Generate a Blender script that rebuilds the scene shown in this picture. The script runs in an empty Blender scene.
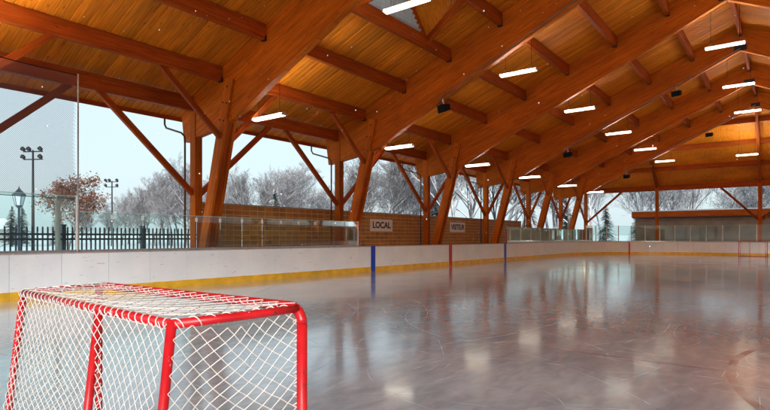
import bpy, bmesh, math, random
import numpy as np
from mathutils import Vector, Matrix
R = math.radians
random.seed(7); rng = np.random.default_rng(7)
sc = bpy.context.scene
COL = sc.collection

# ------------------------------------------------------------------ camera, sky, sun, exposure
cam_d = bpy.data.cameras.new('camera'); cam = bpy.data.objects.new('camera', cam_d); COL.objects.link(cam)
cam.location = (0, 0, 1.5); cam.rotation_euler = (R(90), 0, R(36.94))
cam_d.sensor_width = 36; cam_d.lens = 36 * 540 / 770; cam_d.shift_y = 32.4 / 770
cam_d.clip_start = 0.05; cam_d.clip_end = 3000
sc.camera = cam
SUN_EL, SUN_AZ = 16.0, 140.0                     # azimuth from +Y, towards +X
w = bpy.data.worlds.new('World'); sc.world = w; w.use_nodes = True
nt = w.node_tree; bg = nt.nodes['Background']
sky = nt.nodes.new('ShaderNodeTexSky'); sky.sky_type = 'NISHITA'; sky.sun_disc = False
sky.sun_elevation = R(SUN_EL); sky.sun_rotation = R(SUN_AZ)
sky.air_density = 1.0; sky.dust_density = 4.0; sky.ozone_density = 1.5
cmix = nt.nodes.new('ShaderNodeMixRGB'); cmix.inputs[0].default_value = 0.72     # overcast: cloud veil over the sky
cmix.inputs[2].default_value = (6.1, 7.4, 7.9, 1)
nt.links.new(sky.outputs[0], cmix.inputs[1]); nt.links.new(cmix.outputs[0], bg.inputs[0])
bg.inputs[1].default_value = 0.055
sd = bpy.data.lights.new('sun', 'SUN'); sd.energy = 1.5; sd.angle = R(20); sd.color = (1, 0.97, 0.93)
so = bpy.data.objects.new('sun', sd); COL.objects.link(so)
dv = Vector((math.sin(R(SUN_AZ)) * math.cos(R(SUN_EL)), math.cos(R(SUN_AZ)) * math.cos(R(SUN_EL)), math.sin(R(SUN_EL))))
so.rotation_euler = dv.to_track_quat('Z', 'Y').to_euler()
sc.view_settings.view_transform = 'Standard'; sc.view_settings.look = 'None'
sc.view_settings.exposure = 1.5; sc.view_settings.gamma = 1
sc.render.engine = 'CYCLES'
sc.cycles.use_denoising = True
sc.cycles.max_bounces = 8; sc.cycles.diffuse_bounces = 5; sc.cycles.glossy_bounces = 4
sc.cycles.transparent_max_bounces = 24
sc.cycles.sample_clamp_indirect = 10.0; sc.cycles.use_adaptive_sampling = False
sc.cycles.caustics_reflective = False; sc.cycles.caustics_refractive = False; sc.cycles.blur_glossy = 0.5
LAMP, FILL_UP = 2.4, 66.0                                       # strength of the diffusers, and of the added upward glow that brightens the ceiling

# ------------------------------------------------------------------ helpers
def tag(o, label=None, cat=None, group=None, kind=None):
    if label: o['label'] = label
    if cat: o['category'] = cat
    if group: o['group'] = group
    if kind: o['kind'] = kind
    return o
def empty(name, loc=(0, 0, 0), rz=0.0, label=None, cat=None, group=None):
    o = bpy.data.objects.new(name, None); COL.objects.link(o)
    o.location = loc; o.rotation_euler = (0, 0, rz); o.empty_display_size = .1
    return tag(o, label, cat, group)
class MB:
    def __init__(s): s.v = []; s.f = []; s.n = 0
    def add(s, v, f):
        s.v.extend([tuple(p) for p in v]); s.f.extend([tuple(i + s.n for i in q) for q in f]); s.n += len(v); return s
    def box(s, x0, x1, y0, y1, z0, z1):
        return s.add([(x0, y0, z0), (x1, y0, z0), (x1, y1, z0), (x0, y1, z0), (x0, y0, z1), (x1, y0, z1), (x1, y1, z1), (x0, y1, z1)],
                     [(0, 3, 2, 1), (4, 5, 6, 7), (0, 1, 5, 4), (1, 2, 6, 5), (2, 3, 7, 6), (3, 0, 4, 7)])
    def tube(s, pts, r, n=10, cap=True):
        pts = [Vector(p) for p in pts]; rs = r if hasattr(r, '__len__') else [r] * len(pts)
        rings = []; up = None
        for i, p in enumerate(pts):
            d = (pts[min(i + 1, len(pts) - 1)] - pts[max(i - 1, 0)])
            d = d.normalized() if d.length > 1e-9 else Vector((0, 0, 1))
            if up is None: a = Vector((0, 0, 1)) if abs(d.z) < .9 else Vector((1, 0, 0))
            else: a = up
            u = (a - d * a.dot(d)).normalized(); v = d.cross(u); up = u
            rings.append([p + (u * math.cos(2 * math.pi * k / n) + v * math.sin(2 * math.pi * k / n)) * rs[i] for k in range(n)])
        vs = [q for rg in rings for q in rg]; fs = []
        for i in range(len(pts) - 1):
            for k in range(n):
                a, b = i * n + k, i * n + (k + 1) % n
                fs.append((a, b, b + n, a + n))
        if cap: fs.append(tuple(range(n - 1, -1, -1))); fs.append(tuple((len(pts) - 1) * n + k for k in range(n)))
        return s.add(vs, fs)
    def mesh(s, name, smooth=False):
        m = bpy.data.meshes.new(name); m.from_pydata(s.v, [], s.f); m.validate()
        if smooth: m.polygons.foreach_set('use_smooth', [True] * len(m.polygons))
        m.update(); return m
    def build(s, name, mat, parent=None, smooth=False):
        return link(name, s.mesh(name, smooth), mat, parent)
def link(name, mesh, mat=None, parent=None, matrix=None):
    if mat is not None and not mesh.materials: mesh.materials.append(mat)
    o = bpy.data.objects.new(name, mesh); COL.objects.link(o)
    if parent: o.parent = parent
    if matrix is not None: o.matrix_basis = matrix
    return o
def copy_tree(o, parent=None):
    c = o.copy(); COL.objects.link(c); c.parent = parent
    for ch in list(o.children): copy_tree(ch, c)
    return c
_bc = {}
def chamfer_prism(L, wy, dz, c=0.012):
    """beam along local X from 0 to L, centred on y, top at z=0, long edges chamfered"""
    key = (round(L, 3), round(wy, 3), round(dz, 3), c)
    if key in _bc: return _bc[key]
    y, t, b = wy / 2, 0.0, -dz
    sec = [(-y + c, t), (-y, t - c), (-y, b + c), (-y + c, b), (y - c, b), (y, b + c), (y, t - c), (y - c, t)]
    v = [(0, p, q) for p, q in sec] + [(L, p, q) for p, q in sec]
    f = [(i, i + 8, (i + 1) % 8 + 8, (i + 1) % 8) for i in range(8)] + [tuple(range(8)), tuple(range(15, 7, -1))]
    _bc[key] = MB().add(v, f).mesh('beam'); return _bc[key]
def frame_mat(p0, p1, up=(0, 0, 1)):
    p0 = Vector(p0); x = (Vector(p1) - p0).normalized(); u = Vector(up)
    z = (u - x * u.dot(x)).normalized(); y = z.cross(x)
    return Matrix(((x.x, y.x, z.x, p0.x), (x.y, y.y, z.y, p0.y), (x.z, y.z, z.z, p0.z), (0, 0, 0, 1)))
def beam(name, p0, p1, wy, dz, mat, parent, up=(0, 0, 1), centre=False, c=0.012):
    m = frame_mat(p0, p1, up)
    if centre: m = m @ Matrix.Translation((0, 0, dz / 2))
    me = chamfer_prism((Vector(p1) - Vector(p0)).length, wy, dz, c)
    if mat and me.materials and me.materials[0] != mat: me = me.copy(); me.materials.clear()
    return link(name, me, mat, parent, m)

# ------------------------------------------------------------------ materials
def new_mat(name):
    m = bpy.data.materials.new(name); m.use_nodes = True
    return m, m.node_tree, m.node_tree.nodes['Principled BSDF']
def N(nt, t, **kw):
    n = nt.nodes.new(t)
    for k, v in kw.items():
        if k.startswith('i_'): n.inputs[int(k[2:])].default_value = v
        else: setattr(n, k, v)
    return n
def ramp(nt, src, stops):
    r = nt.nodes.new('ShaderNodeValToRGB'); e = r.color_ramp.elements
    while len(e) < len(stops): e.new(0.5)
    for q, (p, c) in zip(e, stops):
        q.position = p; q.color = (*c, 1) if len(c) == 3 else c
    nt.links.new(src, r.inputs[0]); return r
def mix(nt, a, b, f, mode='MIX'):
    n = N(nt, 'ShaderNodeMixRGB', blend_type=mode)
    for s, i in ((f, 0), (a, 1), (b, 2)):
        if isinstance(s, (int, float)): n.inputs[i].default_value = s
        elif isinstance(s, tuple): n.inputs[i].default_value = (*s, 1)
        else: nt.links.new(s, n.inputs[i])
    return n.outputs[0]
def plain(name, col, rough=.5, metal=0.0, var=.12, scale=6.0, spec=.5, bump=0.0):
    m, nt, b = new_mat(name)
    tc = N(nt, 'ShaderNodeTexCoord'); no = N(nt, 'ShaderNodeTexNoise'); no.inputs['Scale'].default_value = scale; no.inputs['Detail'].default_value = 6
    nt.links.new(tc.outputs['Object'], no.inputs[0])
    r = ramp(nt, no.outputs[0], [(.3, tuple(c * (1 - var) for c in col)), (.7, tuple(min(1, c * (1 + var)) for c in col))])
    nt.links.new(r.outputs[0], b.inputs['Base Color'])
    rr = N(nt, 'ShaderNodeMapRange'); rr.inputs[3].default_value = max(.02, rough - .08); rr.inputs[4].default_value = min(1, rough + .08)
    nt.links.new(no.outputs[0], rr.inputs[0]); nt.links.new(rr.outputs[0], b.inputs['Roughness'])
    b.inputs['Metallic'].default_value = metal; b.inputs['Specular IOR Level'].default_value = spec
    if bump:
        bn = N(nt, 'ShaderNodeBump'); bn.inputs['Strength'].default_value = bump; bn.inputs['Distance'].default_value = .02
        nt.links.new(no.outputs[0], bn.inputs['Height']); nt.links.new(bn.outputs[0], b.inputs['Normal'])
    return m
def wood(name, dark, mid, light, lam=0.0, rough=.45, knots=.35, rand=.35, grain=(0.6, 9, 9)):
    """stained timber, grain along local X; lam = lamination height in metres (glulam)"""
    m, nt, b = new_mat(name); L = nt.links.new
    tc = N(nt, 'ShaderNodeTexCoord'); oi = N(nt, 'ShaderNodeObjectInfo')
    off = N(nt, 'ShaderNodeVectorMath', operation='SCALE'); L(oi.outputs['Location'], off.inputs[0]); off.inputs['Scale'].default_value = 3.7
    ad = N(nt, 'ShaderNodeVectorMath', operation='ADD'); L(tc.outputs['Object'], ad.inputs[0]); L(off.outputs[0], ad.inputs[1])
    mp = N(nt, 'ShaderNodeMapping'); mp.inputs['Scale'].default_value = grain; L(ad.outputs[0], mp.inputs[0])
    n1 = N(nt, 'ShaderNodeTexNoise'); n1.inputs['Scale'].default_value = 2.2; n1.inputs['Detail'].default_value = 8; n1.inputs['Distortion'].default_value = .6; L(mp.outputs[0], n1.inputs[0])
    r1 = ramp(nt, n1.outputs[0], [(.25, dark), (.52, mid), (.78, light)])
    mp2 = N(nt, 'ShaderNodeMapping'); mp2.inputs['Scale'].default_value = (.5, 1.4, 1.4); L(ad.outputs[0], mp2.inputs[0])
    n2 = N(nt, 'ShaderNodeTexNoise'); n2.inputs['Scale'].default_value = .9; n2.inputs['Detail'].default_value = 3; L(mp2.outputs[0], n2.inputs[0])
    r2 = ramp(nt, n2.outputs[0], [(.3, (.80, .77, .75)), (.7, (1.10, 1.10, 1.08))])
    col = mix(nt, r1.outputs[0], r2.outputs[0], 1.0, 'MULTIPLY')
    rr = N(nt, 'ShaderNodeMapRange'); rr.inputs[3].default_value = 1 - rand; rr.inputs[4].default_value = 1 + rand * .55; L(oi.outputs['Random'], rr.inputs[0])
    col = mix(nt, col, rr.outputs[0], 1.0, 'MULTIPLY')
    if knots:
        mp3 = N(nt, 'ShaderNodeMapping'); mp3.inputs['Scale'].default_value = (1.6, 5.0, 5.0); L(ad.outputs[0], mp3.inputs[0])
        vo = N(nt, 'ShaderNodeTexVoronoi'); vo.inputs['Scale'].default_value = 1.0; L(mp3.outputs[0], vo.inputs[0])
        r3 = ramp(nt, vo.outputs['Distance'], [(.05, (1 - knots,) * 3), (.16, (1, 1, 1))])
        col = mix(nt, col, r3.outputs[0], 1.0, 'MULTIPLY')
    height = n1.outputs[0]
    if lam:
        sx = N(nt, 'ShaderNodeSeparateXYZ'); L(tc.outputs['Object'], sx.inputs[0])
        dvn = N(nt, 'ShaderNodeMath', operation='DIVIDE'); L(sx.outputs[2], dvn.inputs[0]); dvn.inputs[1].default_value = lam
        fl = N(nt, 'ShaderNodeMath', operation='FLOOR'); L(dvn.outputs[0], fl.inputs[0])
        wn = N(nt, 'ShaderNodeTexWhiteNoise', noise_dimensions='1D'); L(fl.outputs[0], wn.inputs['W'])
        mr = N(nt, 'ShaderNodeMapRange'); mr.inputs[3].default_value = .86; mr.inputs[4].default_value = 1.1; L(wn.outputs[0], mr.inputs[0])
        col = mix(nt, col, mr.outputs[0], 1.0, 'MULTIPLY')
        fr = N(nt, 'ShaderNodeMath', operation='FRACT'); L(dvn.outputs[0], fr.inputs[0])
        r4 = ramp(nt, fr.outputs[0], [(.0, (.62, .62, .62)), (.07, (1, 1, 1))])
        col = mix(nt, col, r4.outputs[0], 1.0, 'MULTIPLY')
    L(col, b.inputs['Base Color']); b.inputs['Specular IOR Level'].default_value = .15
    rg = N(nt, 'ShaderNodeMapRange'); rg.inputs[3].default_value = rough - .1; rg.inputs[4].default_value = rough + .15; L(n1.outputs[0], rg.inputs[0]); L(rg.outputs[0], b.inputs['Roughness'])
    bn = N(nt, 'ShaderNodeBump'); bn.inputs['Strength'].default_value = .25; bn.inputs['Distance'].default_value = .01
    L(height, bn.inputs['Height']); L(bn.outputs[0], b.inputs['Normal'])
    return m
M = {}
M['glulam'] = wood('stained_glulam', (.46, .085, .003), (.68, .155, .006), (.80, .22, .012), lam=.045, rand=.14, rough=.6)
M['beam'] = wood('stained_beam', (.30, .044, .003), (.46, .080, .005), (.57, .12, .009), lam=.045, rand=.18, rough=.6)
M['plank'] = wood('stained_decking', (.58, .13, .006), (.82, .235, .011), (.90, .32, .02), rand=.20, knots=.5, rough=.55, grain=(.5, 11, 11))
M['steel'] = plain('dark_steel', (.03, .034, .04), .45, .6)
M['galv'] = plain('galvanised_steel', (.45, .47, .48), .35, .9)
M['black'] = plain('black_plastic', (.008, .008, .008), .8, spec=.15)
M['gutter'] = plain('brown_gutter', (.11, .045, .022), .5)
M['board'] = None
M['yellow'] = plain('yellow_plastic', (.76, .43, .025), .35, var=.2, scale=3)
M['caprail'] = plain('cap_rail_plastic', (.42, .36, .36), .45)
M['blue'] = plain('blue_plastic', (.006, .045, .50), .35)
M['red'] = plain('red_plastic', (.45, .012, .02), .35)
M['redpaint'] = plain('red_enamel', (.62, .008, .014), .22, var=.14, scale=9, bump=.05)
def mat_enamel():
    m, nt, b = new_mat('chipped_red_enamel'); L = nt.links.new
    tc = N(nt, 'ShaderNodeTexCoord'); n = N(nt, 'ShaderNodeTexNoise'); n.inputs['Scale'].default_value = 26; n.inputs['Detail'].default_value = 7; L(tc.outputs['Object'], n.inputs[0])
    n2 = N(nt, 'ShaderNodeTexNoise'); n2.inputs['Scale'].default_value = 5; n2.inputs['Detail'].default_value = 5; L(tc.outputs['Object'], n2.inputs[0])
    c = ramp(nt, n2.outputs[0], [(.3, (.42, .006, .010)), (.7, (.66, .010, .018))]).outputs[0]
    c = mix(nt, c, (.16, .03, .03), ramp(nt, n.outputs[0], [(.28, (1, 1, 1)), (.36, (0, 0, 0))]).outputs[0])
    c = mix(nt, c, (.72, .55, .52), ramp(nt, n.outputs[0], [(.69, (0, 0, 0)), (.73, (1, 1, 1))]).outputs[0])
    L(c, b.inputs['Base Color']); L(ramp(nt, n2.outputs[0], [(.3, (.28, .28, .28)), (.7, (.5, .5, .5))]).outputs[0], b.inputs['Roughness']); return m
M['redpaint'] = mat_enamel()
M['netcord'] = plain('white_cord', (.70, .70, .68), .8, var=.2, scale=40)
M['white'] = plain('white_paint', (.78, .79, .8), .45, var=.06)
M['darkfence'] = plain('blue_black_steel', (.012, .03, .055), .4)
M['signwhite'] = plain('sign_white', (.8, .8, .8), .5, var=.05)
M['ink'] = plain('black_ink', (.012, .012, .014), .6)
M['concrete'] = plain('concrete', (.27, .26, .25), .85, var=.25, scale=1.5, bump=.3)
M['sheet'] = plain('roof_membrane', (.3, .3, .32), .7)
M['netblack'] = plain('grey_net_cord', (.10, .11, .13), .8)
M['slat'] = plain('louvre_slat', (.62, .64, .62), .5, .2)
M['lantern_glass'] = plain('frosted_glass', (.55, .6, .66), .3)
M['housewall'] = plain('house_siding', (.45, .42, .38), .8)
def mat_emit(name, col, s):
    m, nt, b = new_mat(name)
    b.inputs['Base Color'].default_value = (.9, .9, .85, 1); b.inputs['Emission Color'].default_value = (*col, 1); b.inputs['Emission Strength'].default_value = s
    return m
M['lamp'] = mat_emit('lit_diffuser', (1.0, .93, .72), LAMP)
M['uplight_fill'] = mat_emit('added_uplight_glow', (.76, .91, 1.0), FILL_UP)  # added glow for the ceiling, not part of the real fittings
def mat_board():
    m, nt, b = new_mat('dasher_plastic'); L = nt.links.new
    tc = N(nt, 'ShaderNodeTexCoord'); ge = N(nt, 'ShaderNodeNewGeometry')
    n = N(nt, 'ShaderNodeTexNoise'); n.inputs['Scale'].default_value = 1.3; n.inputs['Detail'].default_value = 7; L(ge.outputs['Position'], n.inputs[0])
    r = ramp(nt, n.outputs[0], [(.3, (.76, .82, .88)), (.7, (.84, .90, .95))])
    mp = N(nt, 'ShaderNodeMapping'); mp.inputs['Scale'].default_value = (3.3, 3.3, 9); L(ge.outputs['Position'], mp.inputs[0])
    v = N(nt, 'ShaderNodeTexVoronoi'); v.inputs['Scale'].default_value = 1.7; L(mp.outputs[0], v.inputs[0])
    rv = ramp(nt, v.outputs['Distance'], [(.035, (.35, .34, .34)), (.075, (1, 1, 1))])
    col = mix(nt, r.outputs[0], rv.outputs[0], .8, 'MULTIPLY')
    n3 = N(nt, 'ShaderNodeTexNoise'); n3.inputs['Scale'].default_value = 9; n3.inputs['Detail'].default_value = 3
    mp3 = N(nt, 'ShaderNodeMapping'); mp3.inputs['Scale'].default_value = (.35, .35, 2.4); L(ge.outputs['Position'], mp3.inputs[0]); L(mp3.outputs[0], n3.inputs[0])
    r3 = ramp(nt, n3.outputs[0], [(.27, (.45, .45, .46)), (.34, (1, 1, 1))])
    col = mix(nt, col, r3.outputs[0], .7, 'MULTIPLY')
    L(col, b.inputs['Base Color']); b.inputs['Roughness'].default_value = .42
    return m
M['board'] = mat_board()
def mat_ice():
    m, nt, b = new_mat('skated_ice'); L = nt.links.new
    ge = N(nt, 'ShaderNodeNewGeometry')
    def noise(scale, detail=6, sx=1, sy=1, rz=0, dist=0.0):
        mp = N(nt, 'ShaderNodeMapping'); mp.inputs['Scale'].default_value = (sx, sy, 1); mp.inputs['Rotation'].default_value = (0, 0, rz)
        L(ge.outputs['Position'], mp.inputs[0])
        n = N(nt, 'ShaderNodeTexNoise'); n.inputs['Scale'].default_value = scale; n.inputs['Detail'].default_value = detail; n.inputs['Distortion'].default_value = dist
        L(mp.outputs[0], n.inputs[0]); return n.outputs[0]
    big = noise(.22, 4); mid = noise(1.1, 8, 1, .45, .5, .4); fine = noise(5, 10, 1, .5, -.3, .5)
    base = ramp(nt, big, [(.32, (.29, .42, .54)), (.68, (.50, .68, .84))]).outputs[0]
    base = mix(nt, base, (.68, .88, 1.0), ramp(nt, mid, [(.44, (0, 0, 0)), (.80, (.7, .7, .7))]).outputs[0])
    scuff = ramp(nt, fine, [(.49, (0, 0, 0)), (.66, (1, 1, 1))]).outputs[0]
    patch = ramp(nt, noise(.55, 5, 1, 1, 1.2, .8), [(.47, (0, 0, 0)), (.63, (1, 1, 1))]).outputs[0]
    sc_f = mix(nt, scuff, patch, 1.0, 'MULTIPLY')
    streak = mix(nt, ramp(nt, noise(5, 10, 1, .4, .7, 1.2), [(.32, (.90, .90, .90)), (.68, (1.09, 1.09, 1.09))]).outputs[0], ramp(nt, noise(6, 10, 1, .35, -.75, 1.2), [(.32, (.90, .90, .90)), (.68, (1.09, 1.09, 1.09))]).outputs[0], 1.0, 'MULTIPLY')
    base = mix(nt, base, streak, 1.0, 'MULTIPLY')
    # skate scratches: thin curved lines from distorted, stretched cell edges
    lines = None
    for k, (s, rz, st, th) in enumerate(((.5, .3, .10, .003), (.9, 1.25, .08, .004), (1.2, -.5, .07, .005), (1.6, 2.1, .09, .006), (2.4, .9, .08, .007), (2.0, 1.7, .07, .006))):
        dn = N(nt, 'ShaderNodeTexNoise'); dn.inputs['Scale'].default_value = .16 + .05 * k; dn.inputs['Detail'].default_value = 0; L(ge.outputs['Position'], dn.inputs[0])
        sv = N(nt, 'ShaderNodeVectorMath', operation='SCALE'); sv.inputs['Scale'].default_value = 1.6; L(dn.outputs['Color'], sv.inputs[0])
        av = N(nt, 'ShaderNodeVectorMath', operation='ADD'); L(ge.outputs['Position'], av.inputs[0]); L(sv.outputs[0], av.inputs[1])
        mp = N(nt, 'ShaderNodeMapping'); mp.inputs['Scale'].default_value = (s, s * st, 0); mp.inputs['Rotation'].default_value = (0, 0, rz); mp.inputs['Location'].default_value = (k * 3.1, k, 0); L(av.outputs[0], mp.inputs[0])
        vo = N(nt, 'ShaderNodeTexVoronoi', feature='DISTANCE_TO_EDGE', voronoi_dimensions='2D'); vo.inputs['Scale'].default_value = 1.0; L(mp.outputs[0], vo.inputs[0])
        lr = ramp(nt, vo.outputs['Distance'], [(0, (1, 1, 1)), (th, (0, 0, 0))]).outputs[0]
        brk = ramp(nt, noise(.9 + .2 * k, 3, 1, 1, k * 1.1), [(.47, (0, 0, 0)), (.60, (1, 1, 1))]).outputs[0]
        lr = mix(nt, lr, brk, 1.0, 'MULTIPLY')
        lines = lr if lines is None else mix(nt, lines, lr, 1.0, 'LIGHTEN')
    col = mix(nt, base, (.66, .86, 1.0), mix(nt, sc_f, (.5, .5, .5), 1.0, 'MULTIPLY'))
    col = mix(nt, col, (.86, .92, .96), mix(nt, lines, (.07, .07, .07), 1.0, 'MULTIPLY'))
    L(col, b.inputs['Base Color'])
    rg = ramp(nt, big, [(.3, (.18, .18, .18)), (.7, (.25, .25, .25))]).outputs[0]
    rg = rg; rg = rg
    L(rg, b.inputs['Roughness']); b.inputs['IOR'].default_value = 1.31; b.inputs['Coat IOR'].default_value = 1.85
    cw = ramp(nt, noise(.7, 6, 1, .6, .9, .6), [(.30, (1, 1, 1)), (.75, (.75, .75, .75))]).outputs[0]
    cw = cw; L(cw, b.inputs['Coat Weight'])
    L(ramp(nt, noise(.8, 3, 1, .5, .2, .5), [(.3, (.09, .09, .09)), (.7, (.14, .14, .14))]).outputs[0], b.inputs['Coat Roughness'])
    b.inputs['Specular IOR Level'].default_value = .75
    return m
M['ice'] = mat_ice()
def mat_worn_paint(name, col):
    m, nt, b = new_mat(name); L = nt.links.new
    ge = N(nt, 'ShaderNodeNewGeometry'); n = N(nt, 'ShaderNodeTexNoise'); n.inputs['Scale'].default_value = 1.6; n.inputs['Detail'].default_value = 9; L(ge.outputs['Position'], n.inputs[0])
    a = ramp(nt, n.outputs[0], [(.40, (.03, .03, .03)), (.66, (.55, .55, .55))]).outputs[0]
    b.inputs['Base Color'].default_value = (*col, 1); b.inputs['Roughness'].default_value = .2; L(a, b.inputs['Alpha'])
    return m
M['icered'] = mat_worn_paint('worn_red_ice_paint', (.33, .06, .05))
def mat_snow():
    m, nt, b = new_mat('snow'); L = nt.links.new
    ge = N(nt, 'ShaderNodeNewGeometry'); n = N(nt, 'ShaderNodeTexNoise'); n.inputs['Scale'].default_value = .25; n.inputs['Detail'].default_value = 8; L(ge.outputs['Position'], n.inputs[0])
    r = ramp(nt, n.outputs[0], [(.3, (.74, .78, .83)), (.7, (.86, .88, .9))]); L(r.outputs[0], b.inputs['Base Color']); b.inputs['Roughness'].default_value = .9
    bn = N(nt, 'ShaderNodeBump'); bn.inputs['Strength'].default_value = .5; bn.inputs['Distance'].default_value = .3; L(n.outputs[0], bn.inputs['Height']); L(bn.outputs[0], b.inputs['Normal'])
    return m
M['snow'] = mat_snow()
def mat_glass():
    m = bpy.data.materials.new('rink_glass'); m.use_nodes = True; nt = m.node_tree; nt.nodes.clear(); L = nt.links.new
    out = N(nt, 'ShaderNodeOutputMaterial'); tr = N(nt, 'ShaderNodeBsdfTransparent'); tr.inputs[0].default_value = (.86, .94, .925, 1)
    gl = N(nt, 'ShaderNodeBsdfGlossy'); gl.inputs['Roughness'].default_value = .03; gl.inputs[0].default_value = (.9, 1, .98, 1)
    fr = N(nt, 'ShaderNodeFresnel'); fr.inputs[0].default_value = 1.32
    ge = N(nt, 'ShaderNodeNewGeometry'); n = N(nt, 'ShaderNodeTexNoise'); n.inputs['Scale'].default_value = 1.2; n.inputs['Detail'].default_value = 6; L(ge.outputs['Position'], n.inputs[0])
    df = N(nt, 'ShaderNodeBsdfDiffuse'); df.inputs[0].default_value = (.6, .72, .72, 1)
    mx = N(nt, 'ShaderNodeMixShader'); L(fr.outputs[0], mx.inputs[0]); L(tr.outputs[0], mx.inputs[1]); L(gl.outputs[0], mx.inputs[2])
    ds = ramp(nt, n.outputs[0], [(.35, (.006, .006, .006)), (.75, (.035, .035, .035))])
    mx2 = N(nt, 'ShaderNodeMixShader'); L(ds.outputs[0], mx2.inputs[0]); L(mx.outputs[0], mx2.inputs[1]); L(df.outputs[0], mx2.inputs[2])
    L(mx2.outputs[0], out.inputs[0]); return m
M['glass'] = mat_glass()
M['glassedge'] = plain('glass_edge', (.45, .68, .66), .2)
def mat_block():
    m, nt, b = new_mat('glazed_block'); L = nt.links.new
    ge = N(nt, 'ShaderNodeNewGeometry'); oi = N(nt, 'ShaderNodeObjectInfo')
    n = N(nt, 'ShaderNodeTexNoise'); n.inputs['Scale'].default_value = 2.4; n.inputs['Detail'].default_value = 8; L(ge.outputs['Position'], n.inputs[0])
    r = ramp(nt, n.outputs[0], [(.3, (.33, .145, .028)), (.7, (.50, .235, .05))])
    rr = N(nt, 'ShaderNodeMapRange'); rr.inputs[3].default_value = .78; rr.inputs[4].default_value = 1.18; L(oi.outputs['Random'], rr.inputs[0])
    L(mix(nt, r.outputs[0], rr.outputs[0], 1.0, 'MULTIPLY'), b.inputs['Base Color']); b.inputs['Roughness'].default_value = .5
    bn = N(nt, 'ShaderNodeBump'); bn.inputs['Strength'].default_value = .3; bn.inputs['Distance'].default_value = .01; L(n.outputs[0], bn.inputs['Height']); L(bn.outputs[0], b.inputs['Normal'])
    return m
M['block'] = mat_block()
M['mortar'] = plain('mortar', (.66, .50, .26), .9, var=.2, scale=4)
def mat_bark(name, dark, snow_amt, lo=.1, hi=.6):
    m, nt, b = new_mat(name); L = nt.links.new
    ge = N(nt, 'ShaderNodeNewGeometry'); sx = N(nt, 'ShaderNodeSeparateXYZ'); L(ge.outputs['Normal'], sx.inputs[0])
    n = N(nt, 'ShaderNodeTexNoise'); n.inputs['Scale'].default_value = 1.1; n.inputs['Detail'].default_value = 5; L(ge.outputs['Position'], n.inputs[0])
    ad = N(nt, 'ShaderNodeMath', operation='MULTIPLY_ADD'); L(n.outputs[0], ad.inputs[0]); ad.inputs[1].default_value = 1.2; L(sx.outputs[2], ad.inputs[2])
    s = ramp(nt, ad.outputs[0], [(lo, (0, 0, 0)), (hi, (snow_amt,) * 3)])
    oi = N(nt, 'ShaderNodeObjectInfo')
    d2 = mix(nt, dark, tuple(c * 1.7 for c in dark), oi.outputs['Random'])
    L(mix(nt, d2, (.82, .85, .9), s.outputs[0]), b.inputs['Base Color']); b.inputs['Roughness'].default_value = .9
    return m
M['frost'] = mat_bark('frosted_bark', (.06, .056, .062), .80, .48, 1.15)
M['frost2'] = mat_bark('lightly_frosted_bark', (.085, .074, .078), .55, .6, 1.35)
M['needles'] = mat_bark('snowy_needles', (.018, .038, .030), .85, .75, 1.3)
M['leafbrown'] = mat_bark('dry_brown_leaves', (.16, .060, .028), .6, 1.1, 1.6)

# ------------------------------------------------------------------ dimensions
XC, XE = -2.21, -17.5              # ridge line, left post line
ZR, SL = 13.0, 0.41                # underside of decking at the ridge, roof slope
BAY = 7.87
FY = [3.84 + BAY * k for k in range(7)]        # frames 0..6
Y0, Y1 = FY[0] - BAY, FY[6] + BAY              # end walls
def zp(x): return ZR - SL * abs(XC - x)
def mir(x): return 2 * XC - x
XO = -19.0                                     # roof edge
RX0, RX1, RY0, RY1, RC = -14.74, 9.60, -2.5, 53.6, 8.5     # rink outline

# ------------------------------------------------------------------ ground, slab, ice
def ground():
    n = 90; t = np.linspace(-1, 1, n); c = np.sign(t) * (np.abs(t) ** 2.2) * 900
    xs = c - 2; ys = c + 27
    v = []; 
    for y in ys:
        for x in xs:
            d = max(abs(x + 2) - 22, abs(y - 27) - 38, 0)
            z = -.07 + min(1, d / 25) * (.25 * math.sin(x * .11 + 1) * math.cos(y * .09) + .2 * math.sin(x * .031 - y * .027))
            z += min(1, max(0, (d - 90) / 300)) * 3.0
            v.append((x, y, z))
    f = [(j * n + i, j * n + i + 1, (j + 1) * n + i + 1, (j + 1) * n + i) for j in range(n - 1) for i in range(n - 1)]
    o = MB().add(v, f).build('snow_ground', M['snow'], smooth=True); tag(o, kind='structure')
ground()
s = MB().box(-18.6, mir(-18.6), Y0 - 1.2, Y1 + 1.2, -.5, -.03).build('floor_slab', M['concrete']); tag(s, kind='structure')
def rr_path(inset=0.0, seg=14):
    """rounded rectangle, counter-clockwise from the left side's near tangent point going +Y ... returns list of (x,y)"""
    x0, x1, y0, y1 = RX0 + inset, RX1 - inset, RY0 + inset, RY1 - inset; r = RC - inset
    P = []
    for cx, cy, a0 in ((x0 + r, y1 - r, 180), (x1 - r, y1 - r, 90), (x1 - r, y0 + r, 0), (x0 + r, y0 + r, -90)):
        for k in range(seg + 1):
            a = R(a0 - 90 * k / seg); P.append((cx + r * math.cos(a), cy + r * math.sin(a)))
    return P
P = rr_path(-.02, 18); o = MB().add([(x, y, 0) for x, y in P], [tuple(range(len(P) - 1, -1, -1))]).build('ice', M['ice']); tag(o, kind='structure')
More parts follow.
